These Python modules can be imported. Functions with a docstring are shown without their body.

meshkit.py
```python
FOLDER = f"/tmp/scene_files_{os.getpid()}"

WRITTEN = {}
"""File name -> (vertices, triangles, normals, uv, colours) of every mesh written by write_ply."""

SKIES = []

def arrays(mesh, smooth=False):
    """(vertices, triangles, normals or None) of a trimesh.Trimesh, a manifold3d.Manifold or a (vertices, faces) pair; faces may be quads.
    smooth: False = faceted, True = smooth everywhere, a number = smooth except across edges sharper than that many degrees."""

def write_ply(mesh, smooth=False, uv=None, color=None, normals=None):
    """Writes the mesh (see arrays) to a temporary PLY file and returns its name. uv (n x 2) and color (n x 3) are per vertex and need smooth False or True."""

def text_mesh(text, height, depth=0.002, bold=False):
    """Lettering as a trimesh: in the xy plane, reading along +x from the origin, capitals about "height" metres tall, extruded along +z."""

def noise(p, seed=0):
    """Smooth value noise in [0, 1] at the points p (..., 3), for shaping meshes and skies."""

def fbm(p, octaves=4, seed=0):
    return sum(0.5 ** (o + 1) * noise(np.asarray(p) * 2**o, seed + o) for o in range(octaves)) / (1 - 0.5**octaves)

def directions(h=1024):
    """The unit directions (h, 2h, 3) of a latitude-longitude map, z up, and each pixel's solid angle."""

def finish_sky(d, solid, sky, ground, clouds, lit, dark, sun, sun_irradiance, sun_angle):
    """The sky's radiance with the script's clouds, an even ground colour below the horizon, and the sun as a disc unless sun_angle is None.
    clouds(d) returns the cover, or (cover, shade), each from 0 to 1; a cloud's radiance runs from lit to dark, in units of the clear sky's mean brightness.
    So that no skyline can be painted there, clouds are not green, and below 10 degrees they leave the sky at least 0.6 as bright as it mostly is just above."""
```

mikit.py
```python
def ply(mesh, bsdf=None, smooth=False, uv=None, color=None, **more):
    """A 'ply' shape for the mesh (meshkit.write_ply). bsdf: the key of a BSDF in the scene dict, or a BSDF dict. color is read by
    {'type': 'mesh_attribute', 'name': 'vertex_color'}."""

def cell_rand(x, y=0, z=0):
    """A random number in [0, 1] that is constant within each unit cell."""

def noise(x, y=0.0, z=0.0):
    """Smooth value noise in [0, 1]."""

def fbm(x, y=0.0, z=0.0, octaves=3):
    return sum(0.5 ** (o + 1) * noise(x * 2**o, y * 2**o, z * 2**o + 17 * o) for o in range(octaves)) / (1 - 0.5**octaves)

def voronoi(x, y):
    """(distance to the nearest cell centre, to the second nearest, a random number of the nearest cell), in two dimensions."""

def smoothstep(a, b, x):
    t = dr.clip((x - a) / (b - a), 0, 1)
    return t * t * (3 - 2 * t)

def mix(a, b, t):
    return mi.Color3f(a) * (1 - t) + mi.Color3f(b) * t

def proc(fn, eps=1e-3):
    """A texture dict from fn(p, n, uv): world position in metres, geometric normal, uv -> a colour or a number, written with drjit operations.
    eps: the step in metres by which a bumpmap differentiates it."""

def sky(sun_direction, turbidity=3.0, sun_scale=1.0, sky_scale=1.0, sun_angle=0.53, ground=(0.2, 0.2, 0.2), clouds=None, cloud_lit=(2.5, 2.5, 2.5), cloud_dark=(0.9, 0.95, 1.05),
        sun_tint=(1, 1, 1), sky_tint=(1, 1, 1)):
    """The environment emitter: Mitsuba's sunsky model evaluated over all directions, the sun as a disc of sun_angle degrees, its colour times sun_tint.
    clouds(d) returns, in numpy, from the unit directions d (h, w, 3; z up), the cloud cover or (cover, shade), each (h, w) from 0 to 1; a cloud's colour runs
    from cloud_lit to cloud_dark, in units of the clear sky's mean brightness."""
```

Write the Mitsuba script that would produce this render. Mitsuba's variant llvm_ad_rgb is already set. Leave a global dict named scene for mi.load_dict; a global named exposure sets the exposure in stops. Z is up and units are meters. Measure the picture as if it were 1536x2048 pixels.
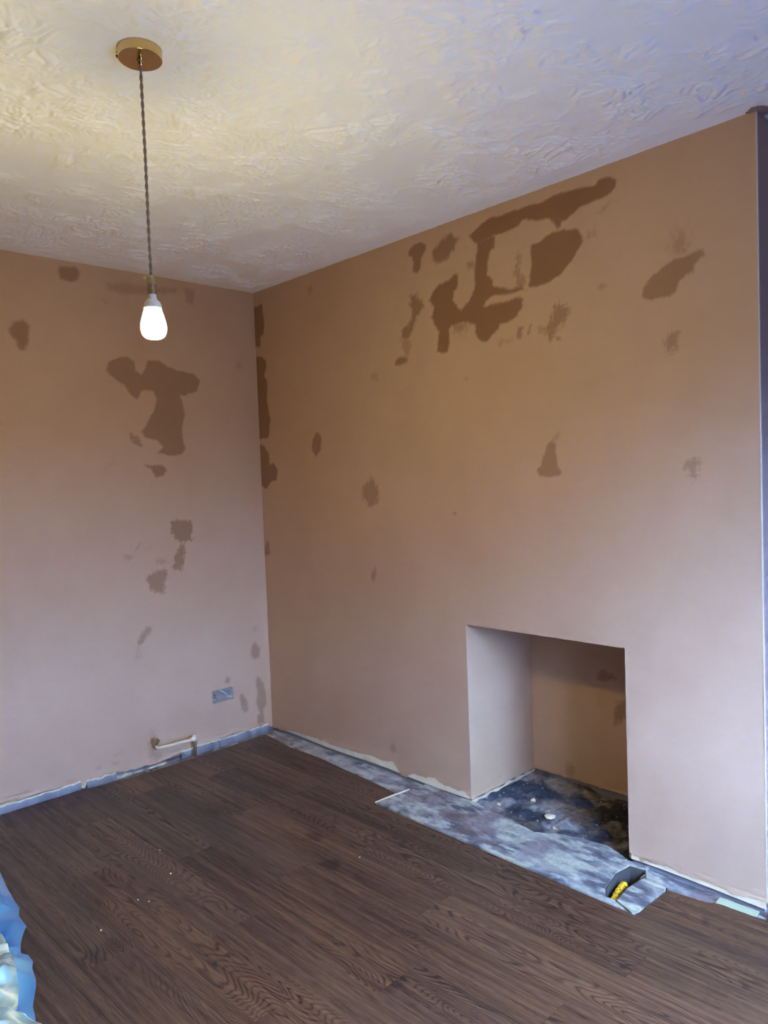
import math, random
import numpy as np, trimesh, drjit as dr, mitsuba as mi, mikit, meshkit, manifold3d as m3
from mikit import noise as dnoise, fbm as dfbm, cell_rand, smoothstep, mix
from shapely.geometry import Polygon, box as sbox
from shapely.ops import unary_union
T = mi.ScalarTransform4f
random.seed(7)
rng = np.random.default_rng(7)
scene, labels = {}, {}

# ---------------------------------------------------------------- camera, daylight, exposure
exposure = 0.0
F_PIX = 1482.62
scene['camera'] = {'type': 'perspective', 'fov': math.degrees(2 * math.atan(768 / F_PIX)), 'fov_axis': 'x',
    'near_clip': 0.02, 'far_clip': 200.0,
    'to_world': T().look_at(origin=[3.40383, -2.33920, 1.36902], target=[3.40383 - 0.72139401, -2.33920 + 0.69103763, 1.36902 - 0.04536167],
                            up=[-0.00721567, 0.05799798, 0.99829062])}

SKY = 660.0
def overcast(d):
    n = meshkit.fbm(d * np.array([2.5, 2.5, 5.0]), 4, seed=3)
    return np.ones(d.shape[:2]), np.clip(1.0 - d[..., 2] + (n - 0.5) * 0.5, 0, 1)   # an overcast sky: brightest overhead
scene['sky'] = mikit.sky((0.5, 0.4, 0.75), turbidity=4, sun_scale=0.0, sky_scale=SKY, ground=(0.034, 0.034, 0.034),
    clouds=overcast, cloud_lit=(0.96, 1.76, 4.25), cloud_dark=(0.36, 0.66, 1.60))
BULB = (990.0, 850.0, 350.0)

# ---------------------------------------------------------------- dimensions (metres): corner of left and back wall at the origin
H = 2.40
XR, YR = 3.62, -3.30            # right wall (window), rear wall
FX0, FX1, FZ, FD = 1.425, 2.139, 0.752, 0.455   # fireplace opening and depth
BX = 2.590                      # right edge of the chimney breast
AL = 0.42                       # depth of the alcove beside it
WY0, WY1, WZ0, WZ1 = -1.76, -0.50, 0.40, 1.82   # unseen window opening in the right wall, sized to light the lower walls

# ---------------------------------------------------------------- helpers
def put(key, mesh, bsdf, smooth=False, **k):
    base, n = key, 0
    while key in scene:
        n += 1
        key = f'{base}_{n:03d}'
    scene[key] = mikit.ply(mesh, bsdf, smooth=smooth, **k)
    return key

def say(key, label=None, category=None, group=None, kind=None):
    d = labels.setdefault(key, {})
    for a, b in (('label', label), ('category', category), ('group', group), ('kind', kind)):
        if b: d[a] = b
    return key

def cat(*ms): return trimesh.util.concatenate([m for m in ms])

def bx(x0, x1, y0, y1, z0, z1, bevel=0.0):
    if bevel <= 0:
        m = trimesh.creation.box([x1 - x0, y1 - y0, z1 - z0])
        m.apply_translation([(x0 + x1) / 2, (y0 + y1) / 2, (z0 + z1) / 2])
        return m
    c = []
    for sx in (0, 1):
        for sy in (0, 1):
            for sz in (0, 1):
                p = np.array([x1 if sx else x0, y1 if sy else y0, z1 if sz else z0], float)
                s = np.array([-1 if sx else 1, -1 if sy else 1, -1 if sz else 1]) * bevel
                for k in range(3):
                    q = p + s; q[k] = p[k]; c.append(q)
    return trimesh.convex.convex_hull(np.array(c))

def prism(poly, z0, z1):
    ms = []
    for g in getattr(poly, 'geoms', [poly]):
        if g.area > 1e-6:
            m = trimesh.creation.extrude_polygon(g, z1 - z0, engine='earcut'); m.apply_translation([0, 0, z0]); ms.append(m)
    return cat(*ms)

def lathe(profile, n=40, at=(0, 0, 0)):
    m = trimesh.creation.revolve(np.array(profile, float), sections=n)
    m.apply_translation(at)
    return m

def tube(pts, r, n=12, caps=True):
    pts = np.asarray(pts, float); r = np.broadcast_to(np.asarray(r, float), len(pts))
    tan = np.gradient(pts, axis=0); tan /= np.linalg.norm(tan, axis=1, keepdims=True)
    a = np.array([0.31, 0.22, 0.92]); a = a if abs(a @ tan[0]) < 0.9 else np.array([1.0, 0, 0])
    V = []
    for p, t, q in zip(pts, tan, r):
        a = a - t * (a @ t); a /= np.linalg.norm(a); b = np.cross(t, a)
        th = np.arange(n) * 2 * np.pi / n
        V.append(p + q * (np.cos(th)[:, None] * a + np.sin(th)[:, None] * b))
    V = np.vstack(V); Fc = []
    for i in range(len(pts) - 1):
        for j in range(n):
            k = (j + 1) % n
            Fc += [[i*n+j, i*n+k, (i+1)*n+k], [i*n+j, (i+1)*n+k, (i+1)*n+j]]
    if caps:
        V = np.vstack([V, pts[0], pts[-1]]); o = len(V) - 2; e = (len(pts) - 1) * n
        for j in range(n):
            k = (j + 1) % n
            Fc += [[o, k, j], [o + 1, e + j, e + k]]
    return trimesh.Trimesh(V, np.array(Fc), process=False)

def arc_path(pts, rad, n=6):
    """Round the corners of a polyline."""
    pts = [np.array(p, float) for p in pts]; out = [pts[0]]
    for a, b, c in zip(pts, pts[1:], pts[2:]):
        u, v = (a - b) / np.linalg.norm(a - b), (c - b) / np.linalg.norm(c - b)
        for t in np.linspace(0, 1, n + 1):
            out.append((1-t)**2 * (b + u*rad) + 2*t*(1-t) * b + t*t * (b + v*rad))
    return np.array(out + [pts[-1]])

def chunk(r, seed, squash=(1, 1, 0.7)):
    """An angular broken piece."""
    g = np.random.default_rng(seed); d = g.normal(size=(14, 3)); d /= np.linalg.norm(d, axis=1, keepdims=True)
    return trimesh.convex.convex_hull(d * r * g.uniform(0.7, 1.1, (14, 1)) * np.array(squash))

def grid_lines(marks, steps):
    """Grid coordinates through all marks, each interval divided at its own step."""
    out = [marks[0]]
    for a, b, s in zip(marks, marks[1:], steps):
        n = max(1, round((b - a) / s)); out += list(a + (b - a) * np.arange(1, n + 1) / n)
    return np.array(out)

def grid_faces(nu, nv, keep):
    i, j = np.nonzero(keep); a = i * nv + j; b = a + nv
    return np.vstack([np.stack([a, b, b + 1], 1), np.stack([a, b + 1, a + 1], 1)])

def edge_strip(faces, V, offset):
    """A band of faces from every open edge of the grid, going back by offset: the thickness that a layer shows at its edges."""
    e = np.sort(faces[:, [0, 1, 1, 2, 2, 0]].reshape(-1, 2), axis=1); u, idx, c = np.unique(e, axis=0, return_index=True, return_counts=True)
    d = faces[:, [0, 1, 1, 2, 2, 0]].reshape(-1, 2)[idx[c == 1]]
    n = len(d); va, vb = V[d[:, 0]], V[d[:, 1]]
    V2 = np.vstack([va, vb, va + offset, vb + offset]); k = np.arange(n)
    return V2, np.vstack([np.stack([k + n, k, k + 2*n], 1), np.stack([k + n, k + 2*n, k + 3*n], 1)]), np.concatenate([d[:, 0], d[:, 1], d[:, 0], d[:, 1]])

# ---------------------------------------------------------------- materials
def rgb(*c): return {'type': 'rgb', 'value': list(c)}
def two(d): return {'type': 'twosided', 'bsdf': d}
def plain(key, c, rough=0.6, spec=0.4, **k):
    scene[key] = two({'type': 'principled', 'base_color': c if isinstance(c, dict) else rgb(*c), 'roughness': rough, 'specular': spec, **k})
VC = {'type': 'mesh_attribute', 'name': 'vertex_color'}
scene['plaster'] = two({'type': 'principled', 'base_color': VC, 'roughness': 0.62, 'specular': 0.25})
plain('masonry', (0.16, 0.14, 0.13), 0.9, 0.1)
plain('plain_plaster', (0.42, 0.29, 0.22), 0.7, 0.2)
plain('painted_board', VC, 0.6, 0.3)
plain('shade_and_brown_plaster', (0.24, 0.155, 0.115), 0.8, 0.15)  # brown of the smear; on the alcove it is shade put into the colour
plain('unseen_dark_finish', (0.17, 0.085, 0.06), 0.9, 0.1)  # dark finish on unseen walls and sill, added to cut bounced light
plain('metal_bead', (0.45, 0.38, 0.33), 0.45, 0.4)
scene['brass'] = two({'type': 'principled', 'base_color': rgb(0.66, 0.46, 0.20), 'metallic': 1.0, 'roughness': 0.10})
scene['dull_brass'] = two({'type': 'principled', 'base_color': rgb(0.52, 0.42, 0.22), 'metallic': 1.0, 'roughness': 0.35})
plain('glow_tinted_plastic', (0.88, 0.80, 0.62), 0.4, 0.5)  # tinted warm to stand in for the glow on the bulb neck
plain('cord_fabric', (0.27, 0.195, 0.12), 0.85, 0.2)
plain('dark_metal', (0.06, 0.055, 0.05), 0.4, 0.5, metallic=0.6)
scene['zinc'] = two({'type': 'principled', 'base_color': rgb(0.50, 0.46, 0.42), 'metallic': 0.85, 'roughness': 0.38})
plain('grey_cable', (0.30, 0.31, 0.33), 0.5, 0.4)
plain('copper_wire', (0.55, 0.28, 0.14), 0.4, 0.5, metallic=0.8)
plain('white_paint', (0.72, 0.70, 0.66), 0.45, 0.45)
plain('plaster_chip', (0.50, 0.44, 0.37), 0.8, 0.2)
plain('white_chip', (0.8, 0.76, 0.7), 0.8, 0.2)
plain('grit', (0.36, 0.31, 0.26), 0.8, 0.2)
plain('soil_and_shade', (0.040, 0.031, 0.021), 0.95, 0.1)  # earth colour, also painted shade for the pit sides
plain('underlay', (0.34, 0.36, 0.25), 0.7, 0.2)
plain('window_white', (0.8, 0.8, 0.8), 0.4, 0.5)

def wood(p, n, uv):
    u, v = uv.x, uv.y
    board = dr.floor(u / 10.0)
    tone, hue, cath = cell_rand(board, 1, 1), cell_rand(board, 2, 5), cell_rand(board, 7, 3)
    # cathedral figure: contour lines of a slow field, drawn out along the board
    field = dfbm(u * 1.15, v * 8.0, board * 3.7, 3)
    wob = dnoise(u * 14.0, v * 45.0, board)
    lines = field * 52.0 + wob * 0.8 + v * 50.0 * (0.2 + cath)
    tri = dr.abs(lines - dr.floor(lines) - 0.5) * 2.0
    ring = smoothstep(0.05, 0.55, tri)
    figure = smoothstep(0.40, 0.62, dnoise(u * 1.3 + 5.0, v * 7.0, board * 1.3 + 9.0)) * (0.35 + 0.9 * dnoise(u * 9.0, v * 30.0, board + 70.0))
    pores = dfbm(u * 20.0, v * 520.0, 3.0, 2)
    dash = smoothstep(0.62, 0.80, dnoise(u * 34.0, v * 640.0, board))
    streak = dfbm(u * 1.8, v * 85.0, 11.0 + board, 2)
    cloud = dfbm(u * 2.2, v * 6.0, 31.0 + board, 2)
    knot = smoothstep(0.86, 0.97, dnoise(u * 5.0, v * 16.0, board + 50.0))
    light = 0.46 + (ring - 0.72) * (0.06 + 0.46 * figure) + figure * 0.05 + (streak - 0.5) * 0.60 + (pores - 0.5) * 0.60 - dash * 0.14 + (tone - 0.5) * 0.16 + (cloud - 0.5) * 0.45 - knot * 0.3
    light = dr.clip(light, 0.0, 1.0)
    warm = mix((0.016, 0.0060, 0.0026), (0.086, 0.0345, 0.0118), light)
    grey = mix((0.014, 0.0060, 0.0030), (0.077, 0.0340, 0.0135), light)
    return mix(warm, grey, hue)
def wood_height(p, n, uv):
    return dnoise(uv.x * 22.0, uv.y * 420.0, 3.0)
scene['wood'] = two({'type': 'bumpmap', 'scale': 0.00012, 'tex': mikit.proc(wood_height, 4e-4),
    'bsdf': {'type': 'principled', 'base_color': mikit.proc(wood), 'roughness': 0.48, 'specular': 0.20}})

plain('artex', (0.80, 0.785, 0.75), 0.7, 0.2)

def concrete(p, n, uv):
    x, y = p.x, p.y
    big = dfbm(x * 9.0, y * 14.0, p.z * 6.0, 5); fine = dfbm(x * 80.0, y * 110.0, p.z * 60.0, 3); smear = dfbm(x * 17.0 + 3.0, y * 48.0, 4.0, 5)
    c = mix((0.070, 0.062, 0.053), (0.250, 0.230, 0.195), smoothstep(0.30, 0.66, big))
    c = mix(c, mi.Color3f(0.37, 0.355, 0.31), smoothstep(0.42, 0.74, smear) * 0.75)
    c = mix(c, mi.Color3f(0.13, 0.075, 0.05), smoothstep(0.58, 0.72, dfbm(x * 7.0 + 20.0, y * 7.0, 1.0, 3)) * 0.55)
    c = c * (0.65 + 0.7 * fine)
    return mix(c, mi.Color3f(0.45, 0.42, 0.37), smoothstep(0.88, 0.98, dfbm(x * 40.0, y * 60.0, 2.0, 2)) * 0.6)
def concrete_height(p, n, uv):
    return dfbm(p.x * 70.0, p.y * 70.0, p.z * 70.0, 3)
scene['concrete'] = two({'type': 'bumpmap', 'scale': 0.004, 'tex': mikit.proc(concrete_height), 'bsdf': {'type': 'principled', 'base_color': mikit.proc(concrete), 'roughness': 0.75, 'specular': 0.3}})

def soot(p, n, uv):
    x, y = p.x, p.y
    big = dfbm(x * 10.0, y * 10.0, 3.0, 4); fine = dfbm(x * 70.0, y * 70.0, 9.0, 3)
    c = mix((0.018, 0.018, 0.018), (0.19, 0.172, 0.145), smoothstep(0.46, 0.72, big))
    c = mix(c, mi.Color3f(0.08, 0.05, 0.025), smoothstep(0.55, 0.7, dfbm(x * 6.0 + 9.0, y * 6.0, 7.0, 3)) * 0.6)
    c = c * (0.5 + fine)
    return c
scene['soot'] = two({'type': 'principled', 'base_color': mikit.proc(soot), 'roughness': 0.85, 'specular': 0.25})
plain('blue_plastic', VC, 0.38, 0.5)
plain('cloudy_plastic', VC, 0.42, 0.35)
plain('yellow_pipe', VC, 0.4, 0.5)

# ---------------------------------------------------------------- plaster layers (damp patches: strength, softness, raggedness, outline in mm on the wall)
BACK_PATCHES = [
    (1, 0.004, 0.008, "2082,2357 2117,2355 2140,2336 2139,2313 2110,2295 2074,2293 2014,2286 1976,2273 1951,2258 1925,2257 1893,2271 1867,2287 1827,2293 1786,2309 1765,2310 1751,2293 1700,2289 1649,2287 1619,2283 1580,2281 1557,2272 1534,2287 1511,2314 1539,2331 1583,2349 1614,2356 1659,2352 1731,2352 1802,2353 1842,2349 1909,2358 1966,2359 2028,2351 2070,2344"),
    (1, 0.006, 0.012, "1890,2277 1938,2267 1928,2240 1915,2238"),
    (1, 0.004, 0.008, "1800,2208 1838,2213 1892,2230 1937,2229 1993,2217 2008,2194 2014,2166 1985,2130 1952,2099 1920,2074 1873,2059 1819,2053 1781,2061 1786,2098 1798,2141 1796,2175"),
    (0.9, 0.006, 0.01, "1175,2338 1204,2357 1249,2357 1274,2339 1270,2315 1246,2288 1235,2251 1221,2235 1197,2247 1200,2279 1197,2306 1176,2321"),
    (0.85, 0.012, 0.02, "1312,2266 1318,2309 1354,2338 1414,2345 1450,2320 1441,2292 1411,2268 1393,2250 1350,2247"),
    (1, 0.006, 0.016, "1545,2278 1634,2288 1628,2245 1609,2232 1596,2187 1587,2147 1613,2124 1615,2099 1649,2089 1693,2071 1757,2069 1757,2055 1714,2052 1648,2057 1602,2060 1579,2046 1570,2030 1616,2027 1676,2027 1720,2033 1759,2023 1754,1989 1729,1965 1688,1948 1647,1950 1635,1928 1604,1909 1573,1890 1542,1898 1523,1934 1529,1964 1489,1977 1465,1985 1432,1984 1394,1981 1385,1964 1387,1919 1373,1883 1343,1878 1317,1888 1323,1929 1338,1965 1309,2002 1297,2037 1312,2073 1283,2111 1306,2138 1338,2158 1390,2166 1411,2174 1424,2186 1445,2182 1448,2166 1443,2136 1421,2115 1415,2085 1435,2050 1455,2039 1492,2057 1510,2085 1531,2117 1528,2148 1534,2202 1544,2242"),
    (0.5, 0.01, 0.015, "1495,2211 1523,2216 1534,2190 1498,2185"),
    (0.55, 0.012, 0.03, "1729,2191 1747,2187 1748,2106 1765,2096 1760,2057 1725,2064 1726,2105"),
    (0.5, 0.02, 0.03, "1407,1992 1465,1988 1488,1959 1439,1942 1414,1959"),
    (0.8, 0.008, 0.025, "1180,2151 1208,2152 1220,2130 1247,2118 1250,2085 1217,2064 1202,2041 1187,2010 1167,1987 1147,1970 1114,1979 1121,2015 1146,2034 1170,2046 1185,2064 1178,2112"),
    (0.4, 0.012, 0.03, "1114,1979 1166,1967 1168,1920 1143,1890 1116,1921"),
    (0.9, 0.008, 0.015, "1071,1886 1096,1897 1148,1886 1137,1867 1104,1861 1070,1866"),
    (0.7, 0.012, 0.03, "1883,1953 1890,1974 1948,1958 1951,1935 1934,1905 1907,1887 1880,1864 1866,1844 1857,1862 1861,1884 1841,1899 1882,1920"),
    (0.7, 0.008, 0.02, "1715,1891 1734,1917 1752,1908 1751,1879 1729,1877"),
    (0.6, 0.004, 0.01, "1772,1887 1787,1919 1797,1921 1782,1883"),
    (0.45, 0.006, 0.02, "1814,1906 1828,1907 1837,1879 1824,1879"),
    (0.45, 0.006, 0.02, "1845,1904 1858,1899 1854,1874 1844,1878"),
    (0.7, 0.005, 0.01, "1897,1860 1914,1857 1911,1843 1894,1846"),
    (0.45, 0.008, 0.012, "2070,2001 2079,2006 2102,1997 2087,1992 2081,1986 2072,1988"),
    (0.4, 0.012, 0.02, "2070,2247 2091,2262 2115,2271 2103,2251 2085,2240"),
    (0.35, 0.012, 0.03, "2017,2181 2060,2202 2066,2179 2029,2165"),
    (0.3, 0.01, 0.03, "1634,1880 1700,1884 1693,1871 1641,1867"),
    (0.75, 0.006, 0.014, "2227,1938 2237,1965 2262,1993 2292,2012 2315,2020 2338,2026 2372,2031 2405,2037 2427,2036 2432,2020 2415,2005 2399,1995 2398,1974 2371,1972 2348,1952 2342,1926 2324,1916 2290,1920 2266,1914 2236,1926"),
    (0.45, 0.03, 0.04, "2319,2069 2339,2096 2348,2124 2368,2116 2378,2086 2372,2047 2349,2037 2336,2051"),
    (0.6, 0.012, 0.025, "2301,1748 2304,1773 2322,1800 2351,1798 2344,1772 2341,1747 2321,1736"),
    (0.7, 0.005, 0.01, "1846,1471 1864,1481 1884,1472 1881,1440 1884,1408 1889,1386 1903,1368 1897,1355 1856,1349 1803,1357 1792,1379 1812,1392 1821,1424 1840,1445"),
    (0.4, 0.006, 0.02, "1868,1492 1895,1509 1898,1496 1879,1482"),
    (0.5, 0.01, 0.03, "2365,1393 2394,1402 2407,1381 2398,1359 2399,1336 2381,1328 2362,1355 2354,1366"),
    (0.45, 0.008, 0.012, "2066,1997 2083,2003 2102,1994 2086,1987 2076,1985"),
    (0.8, 0.006, 0.01, "461,1570 496,1617 534,1590 522,1521 484,1488 458,1520"),
    (0.6, 0.012, 0.03, "829,1330 877,1380 910,1363 934,1305 911,1254 862,1238 820,1283"),
    (0.35, 0.01, 0.02, "903,1844 944,1857 954,1815 908,1821"),
    (0.5, 0.008, 0.015, "854,914 888,963 899,922 876,876"),
    (0.4, 0.015, 0.02, "463,2325 504,2336 518,2304 481,2292"),
    (0.4, 0.015, 0.02, "944,123 972,148 983,116 959,91"),
    (0.5, 0.004, 0.004, "1374,1218 1393,1219 1393,1204 1373,1204"),
    (0.35, 0.006, 0.006, "1462,1766 1480,1764 1479,1750 1461,1752"),
    (0.95, 0.005, 0.01, "-10,2320 75,2328 84,2302 88,2218 74,2167 46,2154 42,2103 -27,2111"),
    (0.95, 0.005, 0.01, "-26,2059 54,2050 84,2028 91,1991 67,1946 91,1919 86,1848 86,1788 106,1702 90,1625 73,1608 -34,1612"),
    (0.95, 0.005, 0.01, "-25,1589 38,1567 77,1523 83,1468 120,1475 153,1435 139,1382 92,1377 52,1341 31,1335 -30,1379"),
    (0.7, 0.008, 0.012, "-7,990 7,1023 32,1056 47,1037 54,986 36,969 -8,973"),
    (0.4, 0.012, 0.01, "-11,1229 9,1191 2,1171 -15,1178"),
]
LEFT_PATCHES = [
    (0.75, 0.008, 0.01, "-1038,2344 -1029,2369 -966,2379 -940,2360 -954,2318 -986,2307 -1032,2314"),
    (0.8, 0.01, 0.012, "-1261,2066 -1239,2102 -1200,2115 -1173,2087 -1180,2049 -1183,2018 -1200,1983 -1221,1984 -1233,2021 -1257,2044"),
    (0.75, 0.006, 0.014, "-841,1918 -822,1964 -782,1986 -739,1994 -705,1974 -698,1932 -672,1909 -643,1953 -632,1984 -577,1984 -522,1963 -465,1945 -387,1938 -354,1904 -372,1849 -433,1824 -467,1827 -459,1792 -448,1730 -460,1677 -468,1633 -452,1553 -478,1527 -546,1522 -601,1536 -572,1562 -607,1596 -671,1608 -687,1638 -659,1664 -638,1707 -608,1751 -596,1803 -613,1836 -649,1839 -677,1824 -697,1794 -731,1813 -763,1861 -805,1883"),
    (0.6, 0.008, 0.02, "-745,1628 -715,1620 -690,1587 -680,1568 -709,1568 -734,1595"),
    (0.75, 0.006, 0.015, "-682,1481 -642,1471 -586,1475 -561,1448 -580,1417 -617,1418 -643,1450"),
    (0.4, 0.015, 0.02, "-818,2331 -737,2346 -622,2341 -462,2356 -464,2334 -651,2300 -740,2292 -808,2299"),
    (0.4, 0.012, 0.015, "-418,2362 -359,2362 -368,2286 -407,2296"),
    (0.3, 0.015, 0.02, "-835,2264 -819,2242 -824,2229 -840,2251"),
    (0.35, 0.015, 0.02, "-127,2021 -94,2024 -101,1991 -128,1991"),
    (0.2, 0.03, 0.04, "-878,1471 -835,1495 -846,1454 -872,1438"),
    (0.6, 0.01, 0.01, "-1343,1682 -1314,1679 -1314,1657 -1345,1653"),
    (0.75, 0.006, 0.025, "-552,1195 -491,1197 -444,1187 -436,1151 -443,1091 -497,1087 -535,1099 -552,1131"),
    (0.7, 0.008, 0.025, "-507,1071 -483,1078 -485,1036 -492,1001 -489,965 -511,945 -543,946 -556,972 -540,1012 -526,1034"),
    (0.7, 0.01, 0.025, "-687,941 -656,948 -619,956 -587,958 -582,922 -603,890 -611,844 -644,841 -679,868 -696,913"),
    (0.35, 0.015, 0.03, "-637,1010 -600,1013 -566,991 -598,986 -629,988"),
    (0.6, 0.012, 0.02, "-760,624 -739,655 -713,685 -683,683 -697,654 -729,612 -750,611"),
    (0.35, 0.012, 0.02, "-803,1052 -767,1040 -768,1022 -790,1027"),
    (0.35, 0.006, 0.01, "-749,1070 -723,1105 -716,1099 -744,1064"),
    (0.25, 0.02, 0.03, "-695,1079 -664,1079 -669,1054 -693,1056"),
    (0.6, 0.008, 0.012, "-120,448 -108,494 -88,502 -61,459 -64,418 -97,413 -117,426"),
    (0.55, 0.008, 0.01, "-292,320 -277,351 -255,332 -263,314"),
    (0.6, 0.008, 0.012, "-203,238 -185,239 -156,195 -151,142 -172,130 -193,152 -201,212"),
    (0.6, 0.008, 0.012, "-99,298 -83,316 -49,268 -37,206 -31,145 -53,118 -51,78 -49,45 -93,48 -96,96 -75,104 -100,162 -87,237"),
    (0.3, 0.015, 0.02, "-95,585 -68,590 -73,565 -93,563"),
    (0.25, 0.02, 0.03, "-767,597 -744,593 -754,542 -770,551"),
    (0.5, 0.02, 0.03, "-729,129 -702,144 -696,74 -669,39 -690,13 -724,44"),
    (0.3, 0.02, 0.03, "-721,177 -693,174 -690,145 -718,149"),
    (0.35, 0.008, 0.01, "-919,81 -882,70 -892,58 -911,64"),
    (0.35, 0.006, 0.015, "-996,72 -961,78 -976,65"),
    (0.35, 0.008, 0.02, "-1348,58 -1295,65 -1277,59 -1304,50"),
    (0.3, 0.006, 0.015, "-904,111 -859,119 -864,113 -891,103"),
]


def inside(P, poly):
    x, y = P[:, 0], P[:, 1]; r = np.zeros(len(P), bool); q = np.roll(poly, 1, axis=0)
    for (xa, ya), (xb, yb) in zip(poly, q):
        if ya != yb:
            r ^= ((ya > y) != (yb > y)) & (x < (xb - xa) * (y - ya) / (yb - ya) + xa)
    return r

def away(P, poly):
    best = np.full(len(P), 9.0)
    for a, b in zip(poly, np.roll(poly, -1, axis=0)):
        d = b - a; t = np.clip(((P - a) @ d) / max(d @ d, 1e-12), 0, 1)
        best = np.minimum(best, np.linalg.norm(P - a - t[:, None] * d, axis=1))
    return best

def damp_map(UV, patches, seed):
    """How damp the plaster is at the points UV of the wall."""
    out = np.zeros(len(UV)); P3 = np.column_stack([UV, np.full(len(UV), 0.37 + seed)])
    warp = np.stack([meshkit.fbm(P3 * 24, 3, seed), meshkit.fbm(P3 * 24, 3, seed + 9)], 1) - 0.5
    brush = meshkit.noise(P3 * np.array([220, 60, 1]), seed + 2) * 0.6 + meshkit.noise(P3 * np.array([70, 240, 1]), seed + 4) * 0.4 - 0.5
    for s, w, a, text in patches:
        poly = np.array([[float(v) for v in t.split(',')] for t in text.split()]) / 1000
        near = np.all((UV > poly.min(0) - 0.06) & (UV < poly.max(0) + 0.06), axis=1)
        Q = UV[near] + warp[near] * 0.013
        sd = away(Q, poly) * np.where(inside(Q, poly), 1, -1) + brush[near] * (a * 2.1 if a >= .02 else a * 1.0)
        t = np.clip((sd + w) / (2 * w), 0, 1)
        out[near] = np.maximum(out[near], s * t * t * (3 - 2 * t))
    return out

DRY, DAMP = np.array([0.420, 0.250, 0.131]), np.array([0.205, 0.094, 0.033])
def plaster_colour(UV, patches, seed):
    P3 = np.column_stack([UV, np.full(len(UV), seed * 1.7)])
    m = damp_map(UV, patches, seed)[:, None]
    slow = (meshkit.fbm(P3 * 2.2, 3, seed + 20) - 0.5)[:, None]; mid = (meshkit.fbm(P3 * np.array([9, 6, 1]), 3, seed + 30) - 0.5)[:, None]
    trowel = (meshkit.fbm(P3 * np.array([14, 90, 1]), 2, seed + 40) - 0.5)[:, None]
    dry = DRY * (1 + 0.16 * slow + 0.10 * mid + 0.05 * trowel) * (1 + slow * np.array([-0.06, 0.02, 0.10]))
    return np.clip(dry * (1 - m) + DAMP * (1 + 0.1 * mid) * m, 0, 1)

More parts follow.
